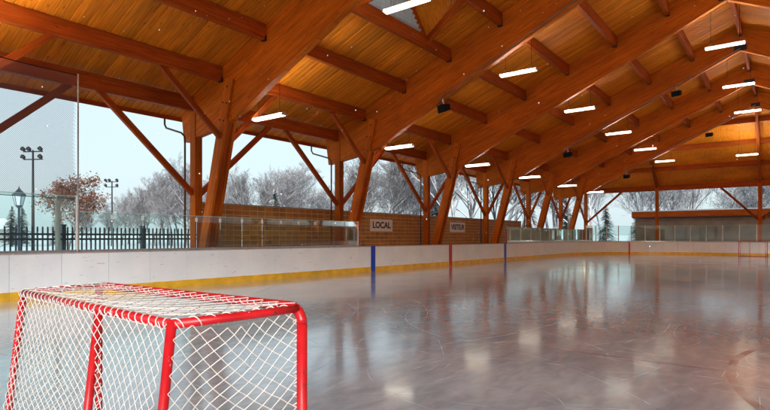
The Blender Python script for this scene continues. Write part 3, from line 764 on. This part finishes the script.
# ------------------------------------------------------------------ bench wall of glazed blocks with the two signs
WX = -18.06; WT = 2.86; WY0, WY1 = 12.2, 43.0
wall = empty('block_wall', (WX, (WY0 + WY1) / 2, 0), 0, 'brown block wall behind the team benches', 'wall'); _wi = Matrix.Translation(-Vector(wall.location))
o = MB().box(WX - .18, WX - .006, WY0, WY1, -.05, WT - .05).build('core', M['mortar'], wall); o.matrix_basis = _wi.copy()
o = MB().box(WX - .22, WX + .03, WY0 - .02, WY1 + .02, WT - .05, WT).build('coping', M['caprail'], wall); o.matrix_basis = _wi.copy()
BW, BHH = .405, .203
bl = MB(); c = .012
def block_into(mb, y, z):
    x = WX + .008; a, b_, d, e = y - BW / 2 + .010, y + BW / 2 - .010, z + .008, z + BHH - .008
    mb.add([(WX - .02, a, d), (WX - .02, b_, d), (WX - .02, b_, e), (WX - .02, a, e), (x, a + c, d + c), (x, b_ - c, d + c), (x, b_ - c, e - c), (x, a + c, e - c)],
           [(4, 5, 6, 7), (0, 1, 5, 4), (1, 2, 6, 5), (2, 3, 7, 6), (3, 0, 4, 7)])
bmk = MB(); block_into(bmk, 0, 0); bmesh_ = bmk.mesh('block')
rest = MB(); cnt = 0; zc = WT - .05 - BHH
cells = []
for r_ in range(13):
    for q in range(int((WY1 - WY0) / BW)):
        cells.append((WY0 + BW * (q + .5), zc - r_ * BHH))
vis = [c_ for c_ in cells if c_[1] > .85]; vis.sort(key=lambda c_: c_[0])
for k, (y, z) in enumerate(vis):
    if k < 299: link('block', bmesh_, M['block'], wall, _wi @ Matrix.Translation((0, y, z)))
    else: block_into(rest, y, z)
for y, z in cells:
    if z <= .85 and z > -.1: block_into(rest, y, z)
o = rest.build('blocks', M['block'], wall); o.matrix_basis = _wi.copy(); tag(o, kind='stuff')
ow = empty('block_wall', (mir(WX), (WY0 + WY1) / 2, 0), 0, 'unseen plain block wall added opposite to darken reflections in the glass', 'wall')  # out of view, added so the rink glass mirrors less bright snow
MB().box(.0, .18, -19, 31, -.05, WT - .05).build('core', M['block'], ow); MB().box(-.03, .22, -19.02, 31.02, WT - .05, WT).build('coping', M['caprail'], ow)
def text_mesh(txt, size, sx=1.0):
    cu = bpy.data.curves.new('txt', 'FONT'); cu.body = txt; cu.size = size; cu.align_x = 'CENTER'; cu.align_y = 'CENTER'; cu.extrude = .003; cu.offset = .03 * size
    ob = bpy.data.objects.new('txt', cu); COL.objects.link(ob); bpy.context.view_layer.update()
    me = bpy.data.meshes.new_from_object(ob.evaluated_get(bpy.context.evaluated_depsgraph_get()))
    bpy.data.objects.remove(ob); bpy.data.curves.remove(cu)
    xs = [v.co.x for v in me.vertices]; ys_ = [v.co.y for v in me.vertices]
    return me, max(xs) - min(xs), max(ys_) - min(ys_)
def sign(txt, y, z, wd, ht, tw, th, label):
    root = empty('wall_sign', (WX + .03, y, z), 0, label, 'sign')
    MB().box(-.02, .012, -wd / 2, wd / 2, -ht / 2, ht / 2).build('sign_board', M['signwhite'], root)
    me, a, b_ = text_mesh(txt, 1.0)
    m = Matrix(((0, 0, 1, .016), (tw / a, 0, 0, 0), (0, th / b_, 0, 0), (0, 0, 0, 1)))
    o = link('lettering', me, M['ink'], root, m)
sign('LOCAL', 23.66, 2.16, 2.0, .66, 1.62, .36, 'white sign lettered LOCAL on the brown block wall')
sign('VISITEUR', 32.15, 2.18, 2.05, .66, 1.80, .36, 'white sign lettered VISITEUR on the brown block wall')

# ------------------------------------------------------------------ hockey goals
def lattice(mb, fn, U, V, su, sv, r, seed):
    """diamond netting over a patch U x V metres; fn(u, v) gives the point"""
    nu, nv = int(round(U / su)), int(round(V / sv)); su, sv = U / nu, V / nv; rg = random.Random(seed); pts = {}
    for i in range(nu + 1):
        for j in range(nv + 1):
            if (i + j) % 2 == 0:
                e = 0 if i in (0, nu) or j in (0, nv) else .002
                pts[i, j] = Vector(fn((i * su + rg.uniform(-e, e)) / U, (j * sv + rg.uniform(-e, e)) / V))
    for (i, j), p in pts.items():
        for di in (1, -1):
            q = pts.get((i + di, j + 1))
            if q is not None: mb.tube([p, q], r, 4, False)
def lacing(mb, a, b_, R_, pitch, r, ph=0):
    a, b_ = Vector(a), Vector(b_); d = (b_ - a); L = d.length; d.normalize(); u = d.orthogonal().normalized(); v = d.cross(u); n = int(L / pitch * 10)
    mb.tube([a + d * (L * i / n) + (u * math.cos(i * .628 + ph) + v * math.sin(i * .628 + ph)) * R_ for i in range(n + 1)], r, 4, False)
def goal():
    root = empty('hockey_goal'); W, H, TR = .915, 1.22, .023; zc_ = H - TR
    BX0, BX1, LEAN = -.785, .855, -.13
    def by(x, v=0.0): return -.465 - .112 * (x - BX0) / (BX1 - BX0) + LEAN * v
    bend = []
    cb = []
    for s in (-1, 1):
        arc = [(s * (W - .07 + .07 * math.sin(a)), 0, zc_ - .07 + .07 * math.cos(a)) for a in [math.pi / 2 * k / 6 for k in range(7)]]
        cb = (cb + arc) if s > 0 else arc[::-1]
    MB().tube(cb, TR, 14).build('crossbar', M['redpaint'], root, True)
    for s in (-1, 1): MB().tube([(s * W, 0, 0), (s * W, 0, zc_ - .07)], TR, 14).build('goal_post', M['redpaint'], root, True)
    zt_ = zc_ - .005; rB = .0175
    MB().tube([(BX0, by(BX0), zt_), (BX1, by(BX1), zt_)], rB, 12).build('rear_top_bar', M['redpaint'], root, True)
    for s, bx in ((-1, BX0), (1, BX1)):
        MB().tube([(s * (W - .02), -.01, zt_), (s * (W - .025), -.2, zt_), (bx, by(bx), zt_)], rB, 12).build('side_top_bar', M['redpaint'], root, True)
        MB().tube([(bx, by(bx), zt_ + .01), (bx, by(bx, 1), .03)], rB, 12).build('rear_post', M['redpaint'], root, True)
        MB().tube([(s * W, 0, .025), (s * .93, -.4, .025), (bx, by(bx, 1), .025)], .022, 12).build('side_base_bar', M['redpaint'], root, True)
    MB().tube([(.23, by(.23), zt_), (.23, by(.23, 1), .03)], rB, 12).build('rear_post', M['redpaint'], root, True)
    MB().tube([(BX0, by(BX0, 1), .025), (BX1, by(BX1, 1), .025)], .022, 12).build('rear_base_bar', M['redpaint'], root, True)
    r = .0021
    def back(u, v):
        sag = .035 * math.sin(u * math.pi) * math.sin(v * math.pi) + .012 * math.sin(u * 9 + v * 7)
        return (BX0 + (BX1 - BX0) * u, by(BX0 + (BX1 - BX0) * u, v) - .024 + sag, (zt_ + .005) * (1 - v) + .03 * v)
    def side(s, bx):
        def f(u, v):
            sg = math.sin(u * math.pi) * math.sin(min(1, v * 1.15 + .05) * math.pi) 
            wv = .02 * math.sin(u * 7 + v * 11) * math.sin(u * math.pi)
            x0, y0 = s * (W - .012), -.02; x1, y1 = bx + s * .02, by(bx, v)
            z = (zt_ + .01) * (1 - v) + .03 * v - .05 * math.sin(u * math.pi) * (1 - v)
            return (x0 + (x1 - x0) * u - s * (.07 * sg + wv), y0 + (y1 - y0) * u, z)
        return f
    def top(u, v):
        x0 = -(W - .03) + 2 * (W - .03) * u; x1 = BX0 + (BX1 - BX0) * u
        return (x0 + (x1 - x0) * v, -.012 + (by(x1) + .012) * v, zt_ + .024 - .028 * math.sin(v * math.pi) * max(0.0, math.sin(u * math.pi)) ** .5 + .002 * math.sin(u * 25 + v * 9))
    for nm, fn, U, V, a, b_ in (('rear_net', back, 1.64, 1.21, .034, .028), ('side_net', side(1, BX1), .58, 1.2, .036, .032), ('side_net', side(-1, BX0), .58, 1.2, .034, .03), ('top_net', top, 1.72, .53, .05, .045)):
        mb = MB(); lattice(mb, fn, U, V, a, b_, .0018 if nm == 'top_net' else r, len(nm)); mb.build(nm, M['netcord'], root)
    lc = MB()
    lacing(lc, (BX0, by(BX0), zt_), (BX1, by(BX1), zt_), rB + .003, .055, .0026)
    for bx in (BX0,): lacing(lc, (bx, by(bx), zt_), (bx, by(bx, 1), .03), rB + .003, .05, .0017, bx)
    lacing(lc, (W - .03, -.03, zt_), (BX1, by(BX1), zt_), rB + .003, .07, .0026); lacing(lc, (-W + .03, -.03, zt_), (BX0, by(BX0), zt_), rB + .003, .07, .0026)
    for s in (-1, 1): lacing(lc, (s * (W - .024), -.012, .03), (s * (W - .024), -.012, zc_ - .05), .013, .045, .0028)
    lacing(lc, (-W + .08, -.022, zc_ + .004), (W - .08, -.022, zc_ + .004), .010, .05, .0024)
    lc.build('lacing', M['netcord'], root)
    return root
g1 = goal(); g1.location = (-2.605, 1.65, 0); tag(g1, 'red framed hockey goal with white net, seen from behind', 'hockey goal', 'hockey goals')
g2 = copy_tree(g1); g2.location = (-2.35, 50.3, 0); g2.rotation_euler = (0, 0, math.pi); tag(g2, 'small far hockey goal standing in front of the far end boards', 'hockey goal', 'hockey goals')

# ------------------------------------------------------------------ outside: fences, lamps, buildings
def fence(x0, y0, x1, y1, label, top=1.86, sp=.16, gp=2.9, z0=-.08):
    L = math.dist((x0, y0), (x1, y1)); a = math.atan2(y1 - y0, x1 - x0)
    root = empty('picket_fence', (x0, y0, z0), a, label, 'fence'); hh = top - z0
    pm = MB().box(-.022, .022, -.022, .022, .08, hh - .02)
    pm.add([(-.022, -.022, hh - .02), (.022, -.022, hh - .02), (.022, .022, hh - .02), (-.022, .022, hh - .02), (0, 0, hh + .03)], [(0, 1, 4), (1, 2, 4), (2, 3, 4), (3, 0, 4)]); pm = pm.mesh('picket')
    po = MB().box(-.065, .065, -.065, .065, 0, hh + .06).box(-.08, .08, -.08, .08, hh + .06, hh + .10).mesh('post')
    n = int(L / sp)
    for i in range(n): link('picket', pm, M['darkfence'], root, Matrix.Translation((i * sp + .08, 0, 0)))
    for i in range(int(L / gp) + 1): link('fence_post', po, M['darkfence'], root, Matrix.Translation((i * gp, 0, 0)))
    for z in (.18, hh - .42, hh - .25):
        MB().box(0, L, -.026, .026, z - .035, z + .035).build('rail', M['darkfence'], root)
    return root
fence(-20.5, -6.1, -20.5, 14.5, 'dark blue steel picket fence standing in snow beside the rink')
fence(-20.5, 44.0, -20.5, 70.0, 'dark steel picket fence beyond the block wall', sp=.16)
def at(px, dist):
    """world x,y in the direction of picture column px at a ground distance"""
    a = R(36.94) - math.atan((px - 385) / 540); return (-dist * math.sin(a), dist * math.cos(a))
def flood(px, dist, h, label):
    x, y = at(px, dist); root = empty('floodlight_mast', (x, y, -.3), R(30), label, 'floodlight')
    MB().tube([(0, 0, 0), (0, 0, h * .5), (0, 0, h)], [.16, .12, .08], 10).build('mast', M['steel'], root, True)
    for z in (h - .9, h - .15): MB().box(-1.0, 1.0, -.05, .05, z - .05, z + .05).build('crossarm', M['steel'], root)
    for z in (h - .9, h - .15):
        for xx in (-.9, .9) if z < h - .5 else (-.9, -.3, .9):
            l = MB(); l.tube([(xx, 0, z + .08), (xx, -.09, z + .2), (xx, -.30, z + .28)], [.09, .19, .21], 10); l.build('lamp_head', M['steel'], root, True)
flood(33, 62, 10.2, 'grey floodlight mast rising left of the brown leaved tree')
flood(112, 90, 10.2, 'far grey floodlight mast in front of bare trees')
def lantern(px, dist):
    x, y = at(px, dist); root = empty('street_lamp', (x, y, -.1), 0, 'dark blue street lamp with glazed lantern head behind the fence', 'street lamp')
    MB().tube([(0, 0, 0), (0, 0, .5), (0, 0, .55), (0, 0, 3.1)], [.13, .11, .06, .05], 12).build('pole', M['darkfence'], root, True)
    MB().tube([(0, 0, 3.08), (0, 0, 3.16), (0, 0, 3.22)], [.06, .15, .17], 6).build('cup', M['darkfence'], root)
    MB().tube([(0, 0, 3.22), (0, 0, 3.72)], [.16, .27], 6).build('glazing', M['lantern_glass'], root)
    for k in range(6):
        a = 2 * math.pi * k / 6; MB().tube([(.165 * math.cos(a), .165 * math.sin(a), 3.22), (.275 * math.cos(a), .275 * math.sin(a), 3.72)], .018, 4).build('glazing_bar', M['darkfence'], root)
    MB().tube([(0, 0, 3.72), (0, 0, 3.78), (0, 0, 4.0), (0, 0, 4.06), (0, 0, 4.2)], [.32, .30, .10, .05, .01], 6).build('cap', M['darkfence'], root)
lantern(19, 33)
def mat_siding():
    m, nt, b = new_mat('brown_siding'); L = nt.links.new
    ge = N(nt, 'ShaderNodeNewGeometry'); sx = N(nt, 'ShaderNodeSeparateXYZ'); L(ge.outputs['Position'], sx.inputs[0])
    n = N(nt, 'ShaderNodeTexNoise'); n.inputs['Scale'].default_value = 1.1; n.inputs['Detail'].default_value = 8; L(ge.outputs['Position'], n.inputs[0])
    r = ramp(nt, n.outputs[0], [(.3, (.20, .125, .08)), (.7, (.30, .20, .135))]); L(r.outputs[0], b.inputs['Base Color']); b.inputs['Roughness'].default_value = .75; return m
M['siding'] = mat_siding()
ch = empty('clubhouse', (3.0, 66.5, 0), 0, 'low brown clubhouse with orange timber fascia behind the far end', 'building')
MB().box(-16.8, 19, -1.9, 8, -.1, 3.55).build('wall', M['siding'], ch)
for k in range(17): MB().box(-16.83, 19.03, -1.93, -1.90, .0 + k * .21, .19 + k * .21).build('siding_board', M['siding'], ch)
MB().box(-17.1, 19.3, -2.35, 8.3, 3.72, 4.30).build('fascia', M['beam'], ch)
MB().box(-17.05, 19.25, -2.3, 8.25, 3.60, 3.72).build('soffit', M['gutter'], ch)
MB().box(-17.15, 19.35, -2.4, 8.35, 4.30, 4.42).build('roof_snow', M['snow'], ch)
hx, hy = at(-14, 170); hs = empty('house', (hx, hy, 0), R(20), 'small far house with snow covered roof beyond the fence', 'house')
MB().box(-6, 6, -4, 4, 0, 3.6).build('wall', M['housewall'], hs)
MB().add([(-6.5, -4.6, 3.5), (6.5, -4.6, 3.5), (6.5, 4.6, 3.5), (-6.5, 4.6, 3.5), (-6.5, 0, 6.2), (6.5, 0, 6.2)], [(0, 1, 5, 4), (2, 3, 4, 5), (0, 4, 3), (1, 2, 5), (0, 3, 2, 1)]).build('roof', M['snow'], hs)
for x in (-3.5, 0, 3.5): MB().box(x - .6, x + .6, -4.04, -3.98, 1.2, 2.6).build('window', M['black'], hs)

# ------------------------------------------------------------------ trees
class Twigs:
    def __init__(s): s.v = []; s.f = []; s.n = 0
    def seg(s, p, q, r0, r1, n=3):
        d = q - p; L = np.linalg.norm(d)
        if L < 1e-6: return
        d = d / L; a = np.array([0, 0, 1.]) if abs(d[2]) < .9 else np.array([1., 0, 0])
        u = np.cross(d, a); u /= np.linalg.norm(u); v = np.cross(d, u)
        for (c, r) in ((p, r0), (q, r1)):
            for k in range(n):
                t = 2 * math.pi * k / n; s.v.append(tuple(c + (u * math.cos(t) + v * math.sin(t)) * r))
        b = s.n; s.f += [(b + k, b + (k + 1) % n, b + n + (k + 1) % n, b + n + k) for k in range(n)]; s.n += 2 * n
    def mesh(s, name):
        m = bpy.data.meshes.new(name); m.from_pydata(s.v, [], s.f); m.update(); return m
def bare_tree(seed, H, spread, levels=4, upright=.55, thick=1.0):
    rg = np.random.default_rng(seed); tr, cr = Twigs(), Twigs(); tips = []
    def grow(p, d, L, r, lev):
        nseg = 4 if lev < 2 else 3
        t = tr if lev == 0 else cr
        pts = [p]; dd = d.copy()
        for i in range(nseg):
            dd = dd + rg.normal(0, .10 + .06 * lev, 3); dd[2] += .06 if lev > 0 else 0; dd /= np.linalg.norm(dd)
            q = pts[-1] + dd * (L / nseg)
            t.seg(pts[-1], q, r * (1 - .75 * i / nseg), r * (1 - .75 * (i + 1) / nseg), 6 if lev == 0 else (4 if lev == 1 else 3)); pts.append(q)
        if lev >= levels: tips.append(pts[-1]); return
        nb = (12, 7, 6, 5, 0)[lev] + rg.integers(0, 3)
        for k in range(nb):
            f = (.28 if lev == 0 else .2) + (.72 if lev == 0 else .8) * (k + rg.random()) / nb; f = min(f, .99)
            i = min(int(f * nseg), nseg - 1); fr = f * nseg - i; o_ = pts[i] * (1 - fr) + pts[i + 1] * fr
            az = rg.random() * 2 * math.pi; side = np.array([math.cos(az), math.sin(az), 0])
            nd = dd * upright + side * spread + np.array([0, 0, .25]) + rg.normal(0, .12, 3); nd /= np.linalg.norm(nd)
            grow(o_, nd, L * (.62 if lev == 0 else .56) * (1.15 - .55 * f) * rg.uniform(.8, 1.15), max(r * (.45 - .1 * f), .0105 * thick), lev + 1)
    grow(np.array([0, 0, -.2]), np.array([0, 0, 1.]), H * .86, .017 * H * thick, 0)
    return tr.mesh('trunk'), cr.mesh('crown'), np.array(tips)
V = [bare_tree(s, 10, sp, 4, up, .95) for s, sp, up in ((1, .75, .55), (2, .6, .8), (3, .9, .45), (4, .5, .95))]
V2 = [bare_tree(s, 10, sp, 4, up, .9) for s, sp, up in ((11, .7, .7), (12, .6, .85))]
def place_tree(var, px, dist, h, rot, mat, name, label, group, cat='tree'):
    x, y = at(px, dist); root = empty(name, (x, y, -.15), rot, label, cat, group); root.scale = (h / 10,) * 3
    for nm, me in (('trunk', var[0]), ('crown', var[1])):
        o = bpy.data.objects.new(nm, me); COL.objects.link(o); o.parent = root
        if not me.materials: me.materials.append(None)
        o.material_slots[0].link = 'OBJECT'; o.material_slots[0].material = mat
    return root
rt = random.Random(5)
far = [(92, 130, 9), (104, 122, 10), (117, 128, 12), (128, 118, 11), (139, 124, 13), (150, 112, 12), (160, 105, 14), (169, 104, 14), (178, 98, 15), (187, 95, 14), (197, 96, 15), (82, 135, 9), (134, 100, 9), (155, 97, 10), (183, 88, 11), (172, 88, 11),
       (108, 108, 8), (122, 105, 9), (145, 102, 11), (164, 92, 12), (192, 85, 12)]
for px, d, h in far: place_tree(V[rt.randrange(4)], px, d, h * rt.uniform(.74, .86), rt.uniform(0, 6.28), M['frost2'], 'bare_tree', 'slender bare winter tree in the distant row beyond the picket fence', 'distant bare trees beyond the picket fence')
mid_ = [(217, 88, 11), (228, 80, 11.5), (240, 82, 12), (250, 78, 11.8), (262, 84, 12), (284, 80, 13), (292, 86, 13.5), (302, 84, 12.5), (314, 92, 11), (326, 95, 10), (345, 88, 11), (354, 82, 12.5), (272, 96, 13), (298, 98, 13), (320, 88, 9), 
        (366, 76, 13), (376, 74, 14), (386, 72, 15), (395, 78, 15), (404, 76, 13), (412, 84, 11), (432, 82, 13), (440, 80, 13), (390, 90, 15), (408, 92, 12)]
for px, d, h in mid_: place_tree(V[rt.randrange(4)], px, d, h * rt.uniform(.80, .94), rt.uniform(0, 6.28), M['frost2'], 'bare_tree', 'frosted bare tree showing above the brown block wall', 'frosted trees above the block wall')
near = [(446, 62, 15), (456, 66, 16), (466, 70, 16), (476, 66, 15), (492, 74, 17), (502, 78, 17), (512, 74, 16), (520, 84, 17), (540, 86, 17), (548, 90, 18), (556, 88, 17), (572, 98, 18), (580, 100, 18), (592, 104, 16), (496, 96, 18), (552, 108, 18), (528, 98, 17)]
for px, d, h in near: place_tree(V2[rt.randrange(2)] if rt.random() < .6 else V[rt.randrange(4)], px, d, h * rt.uniform(.92, 1.05), rt.uniform(0, 6.28), M['frost'], 'bare_tree', 'snow laden bare tree of the dense wood beyond the fourth to last bays', 'snow laden trees of the dense wood')
endt = [(600, 112, 15), (640, 100, 14), (650, 96, 14), (662, 104, 14), (672, 98, 15), (684, 100, 15), (694, 106, 13), (646, 120, 15), (728, 108, 12), (738, 112, 12), (748, 110, 11.5), (758, 116, 11), (768, 112, 11), (780, 114, 12), (800, 110, 12)]
for px, d, h in endt: place_tree(V2[rt.randrange(2)] if rt.random() < .5 else V[rt.randrange(4)], px, d, h * rt.uniform(.92, 1.05), rt.uniform(0, 6.28), M['frost'], 'bare_tree', 'snow dusted bare tree behind the clubhouse roof', 'snow dusted trees behind the clubhouse')
def spruce(seed):
    rg = np.random.default_rng(seed); tr, cr = Twigs(), Twigs(); H = 10.
    tr.seg(np.array([0, 0, 0.]), np.array([0, 0, H]), .16, .02, 6)
    v, f = [], []
    for k in range(270):
        t = (k + rg.random()) / 270; z = .6 + (H - .7) * t; L = 3.1 * (1 - t) ** .85 * rg.uniform(.7, 1.15) + .12
        az = rg.random() * 6.283; d = np.array([math.cos(az), math.sin(az), 0]); sd = np.array([-d[1], d[0], 0])
        p = np.array([0, 0, z])
        for q in range(9):
            s_ = (q + .5) / 9; c_ = p + d * L * s_ + np.array([0, 0, .12 * L * s_ - .42 * L * s_ * s_]); wd = L * .24 * (1 - s_ * .75) + .05
            for sg in (-1, 1):
                for m_ in range(2):
                    e = c_ + sd * sg * wd * rg.uniform(.7, 1.2) + d * wd * .5 * rg.random() + np.array([0, 0, -.10 * rg.random()]); b = len(v)
                    v += [tuple(c_), tuple(c_ + d * .10 + np.array([0, 0, .03])), tuple(e), tuple(e * .55 + c_ * .45 - d * .10 - np.array([0, 0, .06 * rg.random()]))]
                    f.append((b, b + 1, b + 2, b + 3))
    m = bpy.data.meshes.new('crown'); m.from_pydata(v, [], f); m.update()
    return tr.mesh('trunk'), m
SP = [spruce(3), spruce(8)]
for px, d, h, rr_, lab, grp in ((275, 74, 8.2, 0, 'dark snowy spruce among bare trees above the block wall', None), (437, 78, 9.0, 1, 'small dark spruce showing between two slanted legs above the wall', None),
                       (606, 92, 7.0, 0, 'tall dark snowy spruce beyond the corner of the pavilion', None), (637, 78, 5.2, 1, 'low dark evergreen beside the clubhouse corner', None), (566, 100, 9, 1, 'dark spruce in the dense snowy wood', 'spruces in the dense wood'), (530, 92, 8, 0, 'dark spruce in the dense snowy wood', 'spruces in the dense wood'),
                       (12, 110, 7, 0, 'dark evergreen by the far snow roofed house', 'evergreens by the far house'), (22, 118, 7.5, 1, 'dark evergreen by the far snow roofed house', 'evergreens by the far house'), (58, 112, 7, 0, 'dark evergreen by the far snow roofed house', 'evergreens by the far house')):
    place_tree(SP[rr_], px, d, h, rt.uniform(0, 6), M['needles'], 'spruce_tree', lab, grp)
# oak that kept its brown leaves
tk, cw, tips = bare_tree(21, 10, .80, 3, .55, 1.2)
oak = place_tree((tk, cw), 66, 43, 5.5, .6, M['frost2'], 'oak_tree', 'young tree with dry brown leaves behind the picket fence', None)
lf_v, lf_f = [], []; rg = np.random.default_rng(4)
for tp in tips:
    for k in range(int(rg.integers(4, 10))):
        c_ = tp + rg.normal(0, .30, 3); a = rg.normal(0, 1, 3); a /= np.linalg.norm(a); b_ = np.cross(a, rg.normal(0, 1, 3)); b_ /= np.linalg.norm(b_); s_ = rg.uniform(.09, .18); n_ = len(lf_v)
        lf_v += [tuple(c_ - a * s_), tuple(c_ + b_ * s_ * .6), tuple(c_ + a * s_), tuple(c_ - b_ * s_ * .6)]; lf_f.append((n_, n_ + 1, n_ + 2, n_ + 3))
o = MB().add(lf_v, lf_f).build('leaves', M['leafbrown'], oak); tag(o, kind='stuff')
# snowflakes drifting in under the roof
sf = MB(); rs = random.Random(12)
for k in range(170):
    d_ = rs.uniform(2.2, 11); px_ = rs.uniform(-30, 800); x, y = at(px_, d_); z = 1.5 + d_ * rs.uniform(-.05, .42); r_ = rs.uniform(.0025, .0055) * (.6 + d_ / 9)
    sf.add([(x - r_, y, z), (x + r_, y, z), (x, y - r_, z), (x, y + r_, z), (x, y, z - r_), (x, y, z + r_)], [(0, 2, 5), (2, 1, 5), (1, 3, 5), (3, 0, 5), (2, 0, 4), (1, 2, 4), (3, 1, 4), (0, 3, 4)])
o = sf.build('falling_snow', M['snow']); tag(o, 'sparse white snowflakes drifting through the open rink', 'snow', kind='stuff')
print('tips', len(tips), 'objects', len(bpy.data.objects), 'tris', sum(len(m.polygons) for m in bpy.data.meshes))
